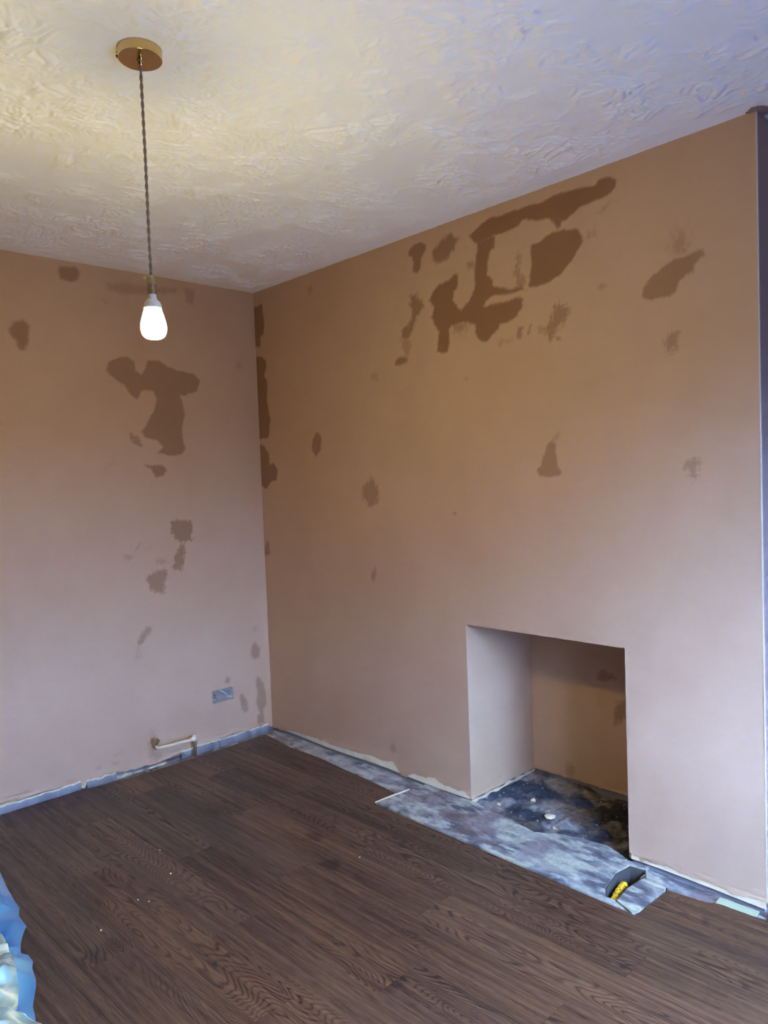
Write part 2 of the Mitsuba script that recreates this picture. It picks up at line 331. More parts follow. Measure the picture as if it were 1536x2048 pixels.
def plaster_wall(us, vs, keep, to3, back, patches, seed, ragged=None):
    U, V = np.meshgrid(us, vs, indexing='ij')
    if ragged is not None:
        v1 = 0.14; zb = ragged(U); V = np.where(V < v1, zb + (V - vs[0]) * (v1 - zb) / (v1 - vs[0]), V)
    UV = np.column_stack([U.ravel(), V.ravel()])
    col = plaster_colour(UV, patches, seed)
    P3 = np.column_stack([UV, np.zeros(len(UV))])
    bulge = (meshkit.fbm(P3 * 3.0, 2, seed + 50) - 0.5) * 0.0024 + (meshkit.fbm(P3 * np.array([20, 70, 1]), 2, seed + 60) - 0.5) * 0.0005
    lipped = np.exp(-np.maximum(UV[:, 1] - (ragged(UV[:, 0]) if ragged is not None else -9), 0) / 0.022)
    bulge = bulge + lipped * (meshkit.fbm(P3 * np.array([16, 120, 1]), 3, seed + 70) - 0.30) * 0.011
    W = to3(UV[:, 0], UV[:, 1], bulge); f = grid_faces(len(us), len(vs), keep(0.5 * (us[1:] + us[:-1])[:, None], 0.5 * (vs[1:] + vs[:-1])[None, :]))
    V2, f2, src = edge_strip(f, W, np.array(back, float))
    return trimesh.Trimesh(np.vstack([W, V2]), np.vstack([f, f2 + len(W)]), process=False), np.vstack([col, col[src]])

def ragline(points, seed, rough=0.006, lift=0.0):
    xs, zs = np.array(points).T
    def f(u):
        q = np.stack([u * 60, u * 0, u * 0 + seed], -1)
        return np.interp(u, xs, zs) + lift * np.clip(np.interp(u, xs, zs) / .015 - .2, 0, 1) + (meshkit.fbm(q, 3, seed) - 0.5) * rough * 2
    return f

# --- back wall: the chimney breast with the fireplace opening
rag_back = ragline([(0, .006), (.10, .008), (.149, .016), (.313, .022), (.457, .027), (.581, .022), (.731, .030), (.834, .042), (.883, .036), (.961, .046), (.99, .022), (1.01, .004), (1.05, .004), (1.061, .012),
    (1.098, .022), (1.159, .026), (1.22, .040), (1.27, .024), (1.327, .022), (1.391, .027), (1.425, .012), (2.139, .026), (2.169, .026), (2.179, .012), (2.22, .017), (2.256, .024), (2.31, .021), (2.404, .021),
    (2.449, .018), (2.505, .016), (2.535, .021), (2.592, .023)], 5, 0.004, 0.009)
us = grid_lines([0, FX0, FX1, BX], [0.0058] * 3)
vs = grid_lines([0.0, 0.14, FZ, H + 0.004], [0.005, 0.006, 0.0058])
mesh, col = plaster_wall(us, vs, lambda u, v: ~((u > FX0) & (u < FX1) & (v < FZ)), lambda u, v, b: np.stack([u, -b, v], 1), (0, 0.011, 0), BACK_PATCHES, 1, rag_back)
say(put('wall_back', cat(bx(-0.25, FX0 - 0.006, 0.012, 0.62, -0.02, H + 0.1), bx(FX1 + 0.006, BX - 0.012, 0.012, 0.62, -0.02, H + 0.1), bx(FX0 - 0.006, FX1 + 0.006, 0.012, 0.62, FZ + 0.006, H + 0.1), bx(FX0 - 0.006, FX1 + 0.006, FD + 0.006, 0.62, -0.1, FZ + 0.006)), 'masonry'),
    'pink plastered chimney breast wall with an open fireplace and large damp brown patches near the ceiling', kind='structure')
say(put('wall_back__plaster', mesh, 'plaster', True, color=col), 'bare pink gypsum plaster with darker damp patches and a ragged bottom edge')

# fireplace recess: cheeks, back and soffit
def panel(us, vs, to3, patches, seed, ragged=None):
    return plaster_wall(us, vs, lambda u, v: np.ones((u.shape[0], v.shape[1]), bool), to3, (0, 0, 0), patches, seed, ragged)
RECESS = [(0.5, .012, .02, "1600,20 1635,15 1640,70 1610,85 1596,60"), (0.7, .01, .02, "1835,300 1900,350 1905,420 1850,400"), (.8, .015, .02, "1700,690 1800,670 2000,690 2100,720 2100,760 1700,760"),
    (.6, .012, .02, "1760,480 1800,470 1850,500 1800,530 1765,515")]
flat = ragline([(-1, .012), (4, .012)], 8, 0.004)
su, sv, sd = grid_lines([FX0, FX1], [0.01]), grid_lines([0.0, 0.14, FZ], [0.006, 0.01]), grid_lines([0, FD], [0.01])
for to3, u_, pt, sd_ in ((lambda u, v, b: np.stack([u * 0 + FX0 + b, u, v], 1), sd, [], 3), (lambda u, v, b: np.stack([u * 0 + FX1 - b, u, v], 1), sd, [], 4)):
    m_, c_ = panel(u_, sv, to3, pt, sd_, flat); say(put('wall_back__fireplace_cheek', m_, 'plaster', True, color=c_), 'smooth plastered side cheek of the fireplace opening')
m_, c_ = panel(su, sv, lambda u, v, b: np.stack([u, FD - b, v], 1), RECESS, 5, flat); say(put('wall_back__fireplace_back', m_, 'plaster', True, color=c_), 'plastered back panel deep inside the fireplace')
m_, c_ = panel(su, sd, lambda u, v, b: np.stack([u, v, u * 0 + FZ + b], 1), [], 6); put('wall_back__fireplace_soffit', m_, 'plaster', True, color=c_)
# metal corner beads along the arrises
put('wall_back__corner_bead', tube([[FX0 + .0015, .0015, .012], [FX0 + .0015, .0015, FZ + .002]], .0018, 8), 'plain_plaster', 40)
put('wall_back__corner_bead', tube([[FX1 - .0015, .0015, .03], [FX1 - .0015, .0015, FZ + .002]], .0018, 8), 'plain_plaster', 40)
put('wall_back__corner_bead', tube([[FX0, .0015, FZ + .0015], [FX1, .0015, FZ + .0015]], .0016, 8), 'plain_plaster', 40)
say(put('wall_back__corner_bead', tube([[BX - .0012, .0012, .03], [BX - .0012, .0012, H]], .0026, 8), 'metal_bead', 40), 'pale corner bead up the outer edge of the chimney breast')
# old painted board showing below the ragged plaster, a dark gap under it
def board_colour(V, seed):
    n = meshkit.fbm(V * 30, 3, seed)[:, None]; return np.clip(np.array([0.62, 0.58, 0.53]) * (0.80 + 0.4 * n), 0, 1)
def board(x0, x1):
    xs = grid_lines([x0, x1], [0.02]); V = []
    for x in xs:
        lo = 0.010 + 0.003 * math.sin(x * 9)
        V += [[x, 0.0105, 0.08], [x, 0.0022, 0.08], [x, 0.0016, lo], [x, 0.0105, lo]]
    V = np.array(V); n = len(xs); Fc = []
    for i in range(n - 1):
        for k in range(3): Fc.append([i*4+k, i*4+k+1, (i+1)*4+k+1, (i+1)*4+k])
    return V, np.array(Fc)
for a, b in ((0.02, 1.0), (1.055, FX0 - .004), (FX1 + .004, BX - .004)):
    V, Fc = board(a, b); say(put('wall_back__lining_board', (V, Fc), 'painted_board', color=board_colour(V, 2)), 'strip of pale blue-white board bared below the plaster')

# alcove and chimney breast return: darker plaster colour stands in for shade
say(put('wall_alcove', cat(bx(BX - 0.014, XR + .2, AL, 0.62, -0.02, H + 0.1), bx(BX - 0.013, BX, 0.0045, AL + .01, 0.02, H + 0.05)), 'shade_and_brown_plaster'), 'alcove wall and side return beyond the chimney breast with shade put into the colour', kind='structure')
# a smear of plaster where the breast meets the ceiling
sm = trimesh.creation.icosphere(3, 1.0); sm.vertices *= np.array([0.030, 0.045, 0.004]) * (0.7 + 0.6 * meshkit.fbm(sm.vertices * 3, 3, 2))[:, None]; sm.apply_translation([2.588, 0.012, H - .001])
say(put('ceiling__plaster_smear', sm, 'shade_and_brown_plaster', True), 'smear of brown plaster on the ceiling above the outer corner of the chimney breast')

# --- left wall
SY0, SY1, SZ0, SZ1 = -0.366, -0.246, 0.228, 0.291
rag_left = ragline([(-3.4, .036), (-1.408, .040), (-1.335, .036), (-1.259, .040), (-1.141, .038), (-1.076, .032), (-1.065, .012), (-1.04, .012), (-1.017, .024), (-.895, .028), (-.86, .016), (-.70, .010), (-.58, .014), (-.50, .03), (-.428, .032), (-.252, .038), (-.09, .036), (-.042, .02), (0, .012)], 6, 0.004)
us = grid_lines([YR, -1.75, SY0, SY1, 0.0], [0.03, 0.006, 0.006, 0.006])
vs = grid_lines([0.0, 0.14, SZ0, SZ1, H + 0.004], [0.005, 0.006, 0.006, 0.006])
mesh, col = plaster_wall(us, vs, lambda u, v: ~((u > SY0) & (u < SY1) & (v > SZ0) & (v < SZ1)), lambda u, v, b: np.stack([b, u, v], 1), (-0.012, 0, 0), LEFT_PATCHES, 2, rag_left)
mesh.invert()
BD = 0.040
left_block = m3.Manifold.cube([0.238, 0.62 - YR + .2, H + 0.12]).translate([-0.25, YR - .2, -0.02]) - m3.Manifold.cube([BD + .01, SY1 - SY0 + .006, SZ1 - SZ0 + .006]).translate([-BD - .005, SY0 - .003, SZ0 - .003])
say(put('wall_left', left_block, 'masonry'), 'pink plastered wall left of the corner with a socket hole and brown damp patches', kind='structure')
say(put('wall_left__plaster', mesh, 'plaster', True, color=col), 'bare pink plaster with a big anvil-shaped damp patch below the lamp')
# mortar fillet along the foot of the wall, white where old paint is left
def fillet(y0, y1, top, out, white, seed):
    ys = grid_lines([y0, y1], [0.006]); V, C = [], []
    q = np.stack([ys * 40, ys * 0, ys * 0 + seed], 1); n1 = meshkit.fbm(q, 3, seed) - .5; n2 = meshkit.fbm(q * .45, 3, seed + 3)
    for y, a, b in zip(ys, n1, n2):
        z, o = top + a * .016, out + a * .010 + (b - .5) * .006
        V += [[-.012, y, z + .004], [o * .45, y, z + .002], [o, y, z - .005], [o + .004, y, -.02]]
        g = np.array([.085, .073, .066]) * (.5 + 1.6 * b); w = np.array([.62, .60, .55])
        k = float(np.clip((b + white * .5 - .30) * 7, 0, 1))
        C += [w * k + g * (1 - k), w * k + g * (1 - k), w * k * .15 + g * (1 - k * .15), g * .85]
    V, C = np.array(V), np.clip(np.array(C), 0, 1); n = len(ys)
    Fc = np.array([[i*4+k, i*4+k+1, (i+1)*4+k+1, (i+1)*4+k] for i in range(n - 1) for k in range(3)])
    return (V, Fc), C
for a, b, top, out, white in ((-2.4, -1.066, .032, .006, .30), (-1.04, -.90, .024, .006, .55), (-.90, -.56, -.003, .006, -.2), (-.56, -.03, .032, .009, .80)):
    g, c = fillet(a, b, top, out, white, 4); say(put('wall_left__mortar_fillet', g, 'painted_board', color=c), 'grey mortar strip with old white paint along the foot of the wall')
put('wall_left__plaster_lump', (lambda m: (m.apply_translation([.002, -1.053, .012]), m)[1])(chunk(.016, 5, (.6, 1, 1))), 'plaster_chip')

# --- unseen walls, dark to cut bounced light, and the window that lights the room
say(put('wall_right', cat(bx(XR, XR + .25, YR - .2, WY0, -.02, H + .1), bx(XR, XR + .25, WY1, .62, -.02, H + .1), bx(XR, XR + .25, WY0, WY1, -.02, WZ0), bx(XR, XR + .25, WY0, WY1, WZ1, H + .1)), 'unseen_dark_finish'), 'wall with the window, out of view on the right, darkened to cut bounced light', kind='structure')
say(put('wall_rear', bx(-.25, XR + .25, YR - .2, YR, -.02, H + .1), 'unseen_dark_finish'), 'wall behind the camera, out of view, darkened to cut bounced light', kind='structure')
t = .05
say(put('window_1', cat(bx(XR + .12, XR + .18, WY0, WY0 + t, WZ0, WZ1), bx(XR + .12, XR + .18, WY1 - t, WY1, WZ0, WZ1), bx(XR + .12, XR + .18, WY0 + t, WY1 - t, WZ0, WZ0 + t), bx(XR + .12, XR + .18, WY0 + t, WY1 - t, WZ1 - t, WZ1),
    bx(XR + .12, XR + .18, (WY0 + WY1) / 2 - .025, (WY0 + WY1) / 2 + .025, WZ0 + t, WZ1 - t)), 'window_white'), 'white framed window out of view on the right, placed to light the walls and floor', kind='structure')
put('window_1__sill', bx(XR - .04, XR + .12, WY0, WY1, WZ0 - .002, WZ0 + .022, .004), 'unseen_dark_finish')  # unseen sill, dark to cut light bounced onto the ceiling

# --- ceiling
def swirl(P, seed):
    """Brushed plaster texture: patches of short curled ridges in three stroke directions, between smoother ground; height in metres."""
    x, y = P[:, 0], P[:, 1]; Q = np.column_stack([x, y, x * 0 + seed])
    wx, wy = (meshkit.fbm(Q * 11, 2, seed) - .5) * .10, (meshkit.fbm(Q * 11, 2, seed + 1) - .5) * .10
    out = np.zeros(len(P))
    for k, ang in enumerate((.25, 1.05, -.65)):
        c, s = math.cos(ang), math.sin(ang); a, b_ = (x + wx) * c + (y + wy) * s, (y + wy) * c - (x + wx) * s
        r = 1 - np.abs(2 * meshkit.noise(np.column_stack([a * 25, b_ * 98, x * 0 + k]), seed + 5 + k) - 1)
        r2 = 1 - np.abs(2 * meshkit.noise(np.column_stack([a * 42, b_ * 140, x * 0 + k]), seed + 15 + k) - 1)
        m = np.clip((meshkit.fbm(Q * np.array([7.5, 7.5, 1]) + 3.1 * k, 3, seed + 25 + k) - .47) * 7, 0, 1)
        out += m * (r ** 3 * .0040 + r2 ** 2 * .0021)
    out += meshkit.fbm(Q * 24, 3, seed + 40) * .0024 + meshkit.fbm(Q * 70, 2, seed + 41) * .0010
    edge = np.clip((np.minimum(x, -y) - .015) / .09, 0, 1)
    rose = np.clip((np.hypot(x - 1.734, y + 1.482) - .048) / .06, 0, 1)
    return out * rose * (.12 + .88 * edge) + (1 - edge) * meshkit.fbm(Q * np.array([26, 26, 1]), 3, seed + 50) * .0022
gx, gy = grid_lines([-.02, 3.30, XR + .05], [.0044, .05]), grid_lines([YR - .05, -2.25, .02, AL + .05], [.05, .0044, .02])
GX, GY = np.meshgrid(gx, gy, indexing='ij'); GP = np.column_stack([GX.ravel(), GY.ravel()])
cm = trimesh.Trimesh(np.column_stack([GP, H - swirl(GP, 3)]), grid_faces(len(gx), len(gy), np.ones((len(gx) - 1, len(gy) - 1), bool))[:, ::-1], process=False)
say(put('ceiling', bx(-.25, XR + .25, YR - .2, .62, H + .002, H + .12), 'artex'), 'white ceiling with brushed textured finish', kind='structure')
say(put('ceiling__textured_coat', cm, 'artex', True), 'swirled and stippled white texture coat')

# ---------------------------------------------------------------- floor: concrete base, planks, hearth
HX0, HX1, HY = 1.129, 2.300, -0.276
HOLE = Polygon([(2.190, -.256), (2.160, -.203), (2.140, -.100), (2.150, -.024), (2.204, -.014), (2.221, -.046), (2.213, -.164), (2.224, -.246)])
hearth_area = unary_union([Polygon([(HX0, HY + .006), (HX0 + .02, -.081), (HX0 + .03, .012), (FX0, .012), (FX0, FD + .01), (FX1, FD + .01), (FX1, .012), (2.206, .012), (2.206, -.060), (2.304, -.060), (HX1 + .008, -.088), (2.297, HY - .003)])])
base = sbox(-.012, YR, XR, AL).difference(sbox(FX0, 0.012, FX1, FD)).difference(sbox(-.02, .012, BX - .014, AL + .1)).difference(hearth_area)
say(put('floor', cat(prism(base, -.13, -.009), bx(-.2, XR + .2, YR - .2, .6, -.20, -.13)), 'concrete'), 'dark brown wood plank floor laid over bare concrete', kind='structure')
edge_line = [(0.047, YR), (0.006, -1.6), (.008, -1.412), (.016, -1.075), (.054, -.921), (.060, -.714), (.060, -.466), (.062, -.295), (.045, -.10), (.044, -.082), (.317, -.112), (.544, -.104), (.799, -.122), (1.016, -.136), (HX0 - .006, -.146),
    (HX0 - .004, HY - .003), (2.303, HY - .006), (2.316, -.085), (2.43, -.068), (2.47, -.050), (2.60, -.045), (2.62, AL - .01), (XR - .005, AL - .01), (XR - .005, YR)]
region = Polygon(edge_line).buffer(0)
slope, pitch, gap = 0.024, 0.1643, 0.0003
ends = {-1: 1.2, 0: 1.84, 1: 1.375, 2: 1.815, 3: 1.31, 4: 1.975, 5: 1.43, 6: 1.825, 7: 1.30, 8: 1.78}
LEN = 1.045
g_ = np.random.default_rng(3); count = 0
for r in range(-6, 19):
    y1 = -0.4227 + .1643 - (r) * pitch; y0 = y1 - pitch       # far and near edge of the row at x = 1.3
    x_ = ends.get(r, g_.uniform(1.0, 2.0)) - 3 * LEN
    while x_ < XR:
        xa, xb = x_ + gap, x_ + LEN - gap
        q = Polygon([(xa, y0 + gap + slope * (xa - 1.3)), (xb, y0 + gap + slope * (xb - 1.3)), (xb, y1 - gap + slope * (xb - 1.3)), (xa, y1 - gap + slope * (xa - 1.3))]).intersection(region)
        x_ += LEN
        if q.is_empty or q.area < 1e-4: continue
        for part in getattr(q, 'geoms', [q]):
            if part.area < 2e-4: continue
            dz = g_.uniform(-.0003, .0003); k_ = int(g_.integers(1, 4000)); ov = g_.uniform(0, 3)
            m_ = prism(part, -.009, dz)
            top = m_.vertices[:, 2] > -.004
            inner = part.buffer(-.0012)
            uv = np.column_stack([(m_.vertices[:, 0] - xa) + .4 + 10 * k_, m_.vertices[:, 1] - slope * (m_.vertices[:, 0] - 1.3) - y0 + ov])
            put('floor__plank', m_, 'wood', uv=uv); count += 1

# hearth slab with its rough top, cut where the pit was broken out
def slab(poly, z0, top, step=.006, seed=1, amp=.004):
    """A rough-topped slab: a grid clipped to the polygon, thick down to z0."""
    m = prism(poly, z0, top)
    m = m.subdivide_to_size(.02, max_iter=12)
    m.merge_vertices()
    v = m.vertices.copy(); up = v[:, 2] > top - 1e-6
    v[up, 2] += (meshkit.fbm(v[up] * 22, 4, seed) - .5) * amp * 2
    return trimesh.Trimesh(v, m.faces, process=False)
ash_line = [(1.425, .02), (1.50, -.005), (1.60, .0), (1.70, -.03), (1.771, -.045), (1.84, .0), (1.929, .034), (2.033, .040), (2.10, .02), (2.135, -.002), (2.145, .0)]
ash_area = Polygon(ash_line + [(FX1, FD + .005), (FX0, FD + .005)])
piece = Polygon([(2.225, -.250), (2.216, -.164), (2.228, -.066), (2.297, -.062), (2.308, -.088), (2.306, -.262), (2.292, -.279)])
slab_area = hearth_area.difference(ash_area).difference(HOLE).difference(piece.buffer(.004)).buffer(-.001)
slab_area = max(getattr(slab_area, 'geoms', [slab_area]), key=lambda q: q.area)
say(put('hearth_slab', slab(slab_area, -.12, .003), 'concrete'), 'bare grey concrete hearth slab set into the floor in front of the fireplace', 'hearth')
put('hearth_slab__mortar_edge', tube([[HX0 - .002, HY + .004, .002], [HX0 + .008, -.18, .004], [HX0 + .017, -.085, .003]], [.004, .005, .004], 8), 'plaster_chip', 40)
pc = slab(piece, -.012, .004, seed=6)
say(put('concrete_offcut', pc, 'concrete'), 'small grey concrete slab lying right of the broken pit at the hearth corner', 'slab')
# pit
put('floor__pit_shade_lining', prism(HOLE.buffer(.0005).difference(HOLE.buffer(-.004)), -.125, -.003), 'soil_and_shade')  # dark lining stands in for the shade inside the pit
say(put('floor__pit_soil', slab(HOLE.buffer(.03), -.128, -.095, seed=9, amp=.012), 'soil_and_shade'), 'dark earth in the bottom of the broken pit')
# ash bed inside the fireplace
xs, ys = np.linspace(FX0 - .005, FX1 + .005, 150), np.linspace(-.06, FD + .01, 108)
X, Y = np.meshgrid(xs, ys, indexing='ij'); P3 = np.stack([X, Y, X * 0], -1)
Z = -.012 + (meshkit.fbm(P3 * 9, 4, 4) - .5) * .050 + (meshkit.fbm(P3 * 45, 3, 5) - .5) * .016 - .012 * np.clip((X - 1.85) / .2, 0, 1)
from shapely import contains_xy
keep = contains_xy(ash_area.buffer(.02), (X[1:, 1:] + X[:-1, :-1]) / 2, (Y[1:, 1:] + Y[:-1, :-1]) / 2)
Z = np.where(contains_xy(ash_area.buffer(-.012), X, Y), Z, np.minimum(Z, -.004))
f = grid_faces(150, 108, keep)
say(put('ash_bed', trimesh.Trimesh(np.stack([X, Y, Z], -1).reshape(-1, 3), f), 'soot', True), 'black sooty ash and dirt covering the floor inside the fireplace', 'ash', kind='stuff')
# loose rubble
bits = []
g_ = np.random.default_rng(12)
def ground(x, y):
    i = np.clip(np.searchsorted(xs, x), 0, 149); j = np.clip(np.searchsorted(ys, y), 0, 107); return Z[i, j] if contains_xy(ash_area, x, y) else .003
for k in range(110):
    x, y = g_.uniform(1.44, 2.12), g_.uniform(-.05, .43)
    if not contains_xy(ash_area, x, y): continue
    c_ = chunk(g_.uniform(.0012, .0045), 100 + k); c_.apply_translation([x, y, ground(x, y) + .002]); bits.append(c_)
for k in range(45):
    x, y = g_.uniform(1.15, 2.13), g_.uniform(-.26, -.02)
    c_ = chunk(g_.uniform(.0008, .002), 400 + k); c_.apply_translation([x, y, .0045]); bits.append(c_)
say(put('ash_bed__grit', cat(*bits), 'grit'), 'pale grit and plaster crumbs scattered over the ash and the hearth slab', kind='stuff')
for k, (x, y, r, lab) in enumerate(((1.735, .115, .022, 'largest pale mortar lump in the middle of the ash bed'), (1.60, .20, .013, 'pinkish mortar lump on the ash towards the fireplace back'), (1.70, -.015, .016, 'dark lump at the front edge of the ash bed'), (1.50, .09, .014, 'cream mortar lump on the ash near the left cheek'), (1.80, .05, .011, 'small white lump right of the middle of the ash bed'))):
    c_ = chunk(r, 50 + k, (1.2, 1, .7)); c_.apply_translation([x, y, ground(x, y) + r * .35])
    say(put('mortar_lump', c_, 'plaster_chip' if k != 2 else 'soot'), lab, 'rubble', 'mortar lumps in the fireplace')
put('wall_back__mortar_fillet', tube([[FX0 + .002 + .0025 * math.sin(y * 90) + .002 * math.sin(y * 41), y, .002 + .002 * math.sin(y * 57)] for y in np.linspace(.0, FD, 60)], .0062 + .0022 * np.sin(np.linspace(0, 37, 60)), 8), 'plaster_chip', 40)

# gas pipe with marker tape in the pit
n = 60; tt = np.linspace(0, 1, n); a_, b_ = np.array([2.203, -.262, -.046]), np.array([2.178, -.110, -.022])
pts = a_ + (b_ - a_) * tt[:, None]; pts[:, 2] += .012 * np.sin(np.pi * tt)
gm = tube(pts, .0125 + .0013 * np.sin(tt * 42), 20)
vn = meshkit.fbm(gm.vertices * np.array([150, 190, 150]), 2, 3); dark = np.clip((vn - .60) * 14, 0, 1)[:, None]
say(put('gas_pipe', gm, 'yellow_pipe', True, color=np.array([.85, .60, .01]) * (1 - dark) + np.array([.05, .05, .01]) * dark), 'short yellow taped pipe lying in the broken pit beside the hearth', 'pipe')
# pale underlay strip showing past the last plank
say(put('underlay_strip', bx(0, .118, 0, .040, -.009, -.0045).apply_transform(trimesh.transformations.rotation_matrix(.03, [0, 0, 1])).apply_translation([2.450, -.044, 0]), 'underlay'), 'pale green strip of underlay at the plank edge under the chimney breast', 'underlay')

# ---------------------------------------------------------------- pendant lamp
LX, LY = 1.734, -1.482
say('pendant_lamp__ceiling_rose', 'polished brass ceiling rose')
labels['pendant_lamp'] = {'label': 'brass pendant lamp with twisted fabric cord and one lit bulb hanging from the ceiling', 'category': 'lamp'}
rr = .0505
put('pendant_lamp__ceiling_rose', lathe([(0, 0), (rr, 0), (rr, -.0215), (rr - .0006, -.0228), (rr - .002, -.0235), (0, -.0235)], 72, (LX, LY, H)), 'brass', 25)
sc = trimesh.creation.cylinder(.0035, .010, sections=14); sc.apply_transform(trimesh.transformations.rotation_matrix(math.pi / 2, [0, 1, 0])); th = math.radians(222); sc.apply_transform(trimesh.transformations.rotation_matrix(th, [0, 0, 1])); sc.apply_translation([LX + math.cos(th) * (rr + .002), LY + math.sin(th) * (rr + .002), H - .010])
say(put('pendant_lamp__ceiling_rose__screw', sc, 'dark_metal', 30), 'dark grub screw in the side of the rose')
put('pendant_lamp__cord_grip', lathe([(0, 0), (.009, 0), (.009, -.003), (.006, -.006), (.006, -.012), (.0045, -.014), (0, -.014)], 28, (LX, LY, H - .0235)), 'brass', 30)
z0, z1 = 1.872, H - .036; nn = 520; zz = np.linspace(z1, z0, nn); sway = .0035 * np.sin((zz - z0) / (z1 - z0) * 2.6 * math.pi) * np.sin((zz - z0) / (z1 - z0) * math.pi)
strands = []
for ph in (0, math.pi):
    th = (z1 - zz) / .021 * math.pi + ph
    strands.append(tube(np.stack([LX + sway + .0019 * np.cos(th), LY - sway * .6 + .0019 * np.sin(th), zz], 1), .0021, 8))
say(put('pendant_lamp__cord', cat(*strands), 'cord_fabric', True), 'twisted brown fabric cord')
put('pendant_lamp__bulb_holder', lathe([(0, .046), (.0045, .046), (.0055, .041), (.0098, .039), (.0104, .030), (.0118, .029), (.0118, .026), (.0104, .025), (.0104, .017), (.0122, .016), (.0122, .012), (.0108, .011), (.0108, .001), (0, .001)], 36, (LX, LY, 1.828)), 'dull_brass', 25)
cs = trimesh.creation.cylinder(.0028, .012, sections=12); cs.apply_transform(trimesh.transformations.rotation_matrix(math.pi / 2, [1, 0, 0])); cs.apply_transform(trimesh.transformations.rotation_matrix(math.radians(-50), [0, 0, 1])); cs.apply_translation([LX - .010, LY - .008, 1.870])
put('pendant_lamp__bulb_holder__screw', cs, 'dull_brass', 30)
say(put('pendant_lamp__bulb', lathe([(0, .034), (.0095, .034), (.0100, .026), (.0125, .019), (.0185, .014), (.0205, .008), (.0213, .0), (0, .0)], 40, (LX, LY, 1.7965)), 'glow_tinted_plastic', 30), 'white plastic neck of the bulb with the warm glow put into its colour')
prof = [(.0205, 1.7960), (.0218, 1.790), (.0262, 1.776), (.0298, 1.762), (.0310, 1.753), (.0308, 1.746), (.0294, 1.738), (.0264, 1.7312), (.0220, 1.7265), (.0160, 1.7235), (.0085, 1.7220), (0, 1.7216)]
def shell(pf):
    m = lathe(pf, 32, (LX, LY, 0)); m.fix_normals()
    f = m.triangles_center - np.array([LX, LY, 1.765])
    return m if (m.face_normals * f).sum() > 0 else (m.invert(), m)[1]
key = put('pendant_lamp__bulb__glowing_shoulder', shell(prof[:4]), 'glow_tinted_plastic')
scene[key]['emitter'] = {'type': 'area', 'radiance': rgb(*[.30 * v for v in BULB])}
say(key, 'dimmer frosted shoulder below the neck of the bulb')
key = put('pendant_lamp__bulb__glowing_globe', shell(prof[3:]), 'glow_tinted_plastic')
scene[key]['emitter'] = {'type': 'area', 'radiance': rgb(*BULB)}
say(key, 'glowing warm frosted globe of the bulb')

# ---------------------------------------------------------------- socket box, pipes
labels['socket_box'] = {'label': 'recessed metal socket back box without a faceplate low on the left wall near the corner', 'category': 'socket box'}
w_ = .0012; ya, yb, za, zb, xb = SY0, SY1, SZ0, SZ1, -.036
put('socket_box__body', cat(bx(xb, xb + w_, ya, yb, za, zb), bx(xb, -.001, ya, ya + w_, za, zb), bx(xb, -.001, yb - w_, yb, za, zb), bx(xb, -.001, ya, yb, za, za + w_), bx(xb, -.001, ya, yb, zb - w_, zb)), 'zinc')
for y in (ya + w_ + .004, yb - w_ - .004):
    put('socket_box__lug', bx(-.012, -.009, y - .004, y + .004, (za + zb) / 2 - .006, (za + zb) / 2 + .006, .0008), 'zinc')
for a_, b_ in (((-.028, ya + .035, zb - .003), (-.012, yb - .012, za + .018)),):
    say(put('socket_box__cable', tube(arc_path([a_, ((a_[0] + b_[0]) / 2 + .008, (a_[1] + b_[1]) / 2, (a_[2] + b_[2]) / 2 + .004), b_], .02), .0042, 10), 'grey_cable', True), 'grey cable across the box')
for k, (dy, dz) in enumerate(((.010, .018), (.016, .030), (.021, .012))):
    say(put('socket_box__wire', tube(arc_path([(-.034, ya + .02 + dy, za + .03), (-.018, ya + dy, za + dz + .012), (-.012, ya + dy * 1.6, za + dz)], .008), .0016, 8), 'copper_wire' if k == 1 else 'dark_metal', True), ('bare copper wire end' if k == 1 else 'dark wire end'))
put('socket_box__rim', cat(bx(-.002, .0012, ya, yb, za - .002, za + .003), bx(-.002, .0012, ya, yb, zb - .002, zb + .002), bx(-.002, .0012, ya - .002, ya + .002, za, zb), bx(-.002, .0012, yb - .002, yb + .002, za, zb)), 'zinc')

labels['radiator_pipe'] = {'label': 'white painted radiator pipe tail with brass fittings at the foot of the left wall', 'category': 'pipe'}
px_ = .035
put('radiator_pipe__pipe', tube(arc_path([(px_, -.709, .122), (px_, -.707, .093), (px_, -.502, .086)], .018, 8), .0072, 14), 'white_paint', True)
say(put('radiator_pipe__fitting', lathe([(0, 0), (.011, 0), (.0125, .004), (.0125, .014), (.009, .016), (.009, .024), (.011, .025), (.011, .032), (0, .032)], 6, (px_, -.709, .112)), 'dull_brass', 20), 'tarnished brass compression fitting')
put('radiator_pipe__cap', (lambda m: (m.apply_transform(trimesh.transformations.rotation_matrix(math.pi / 2, [0, 1, 0])), m.apply_translation([px_ + .008, -.703, .134]), m)[2])(trimesh.creation.cylinder(.007, .018, sections=10)), 'dull_brass', 30)
put('radiator_pipe__elbow', cat(trimesh.creation.icosphere(2, .0125).apply_translation([px_, -.500, .086]), lathe([(0, 0), (.0115, 0), (.0115, .014), (0, .014)], 8, (px_, -.500, .090)), tube([[px_, -.520, .0865], [px_, -.500, .086]], .0115, 10)), 'white_paint', 30)
put('radiator_pipe__drop', tube([[px_, -.500, .085], [px_ - .002, -.499, .05], [px_ - .008, -.497, -.012]], .0072, 12), 'dull_brass', True)

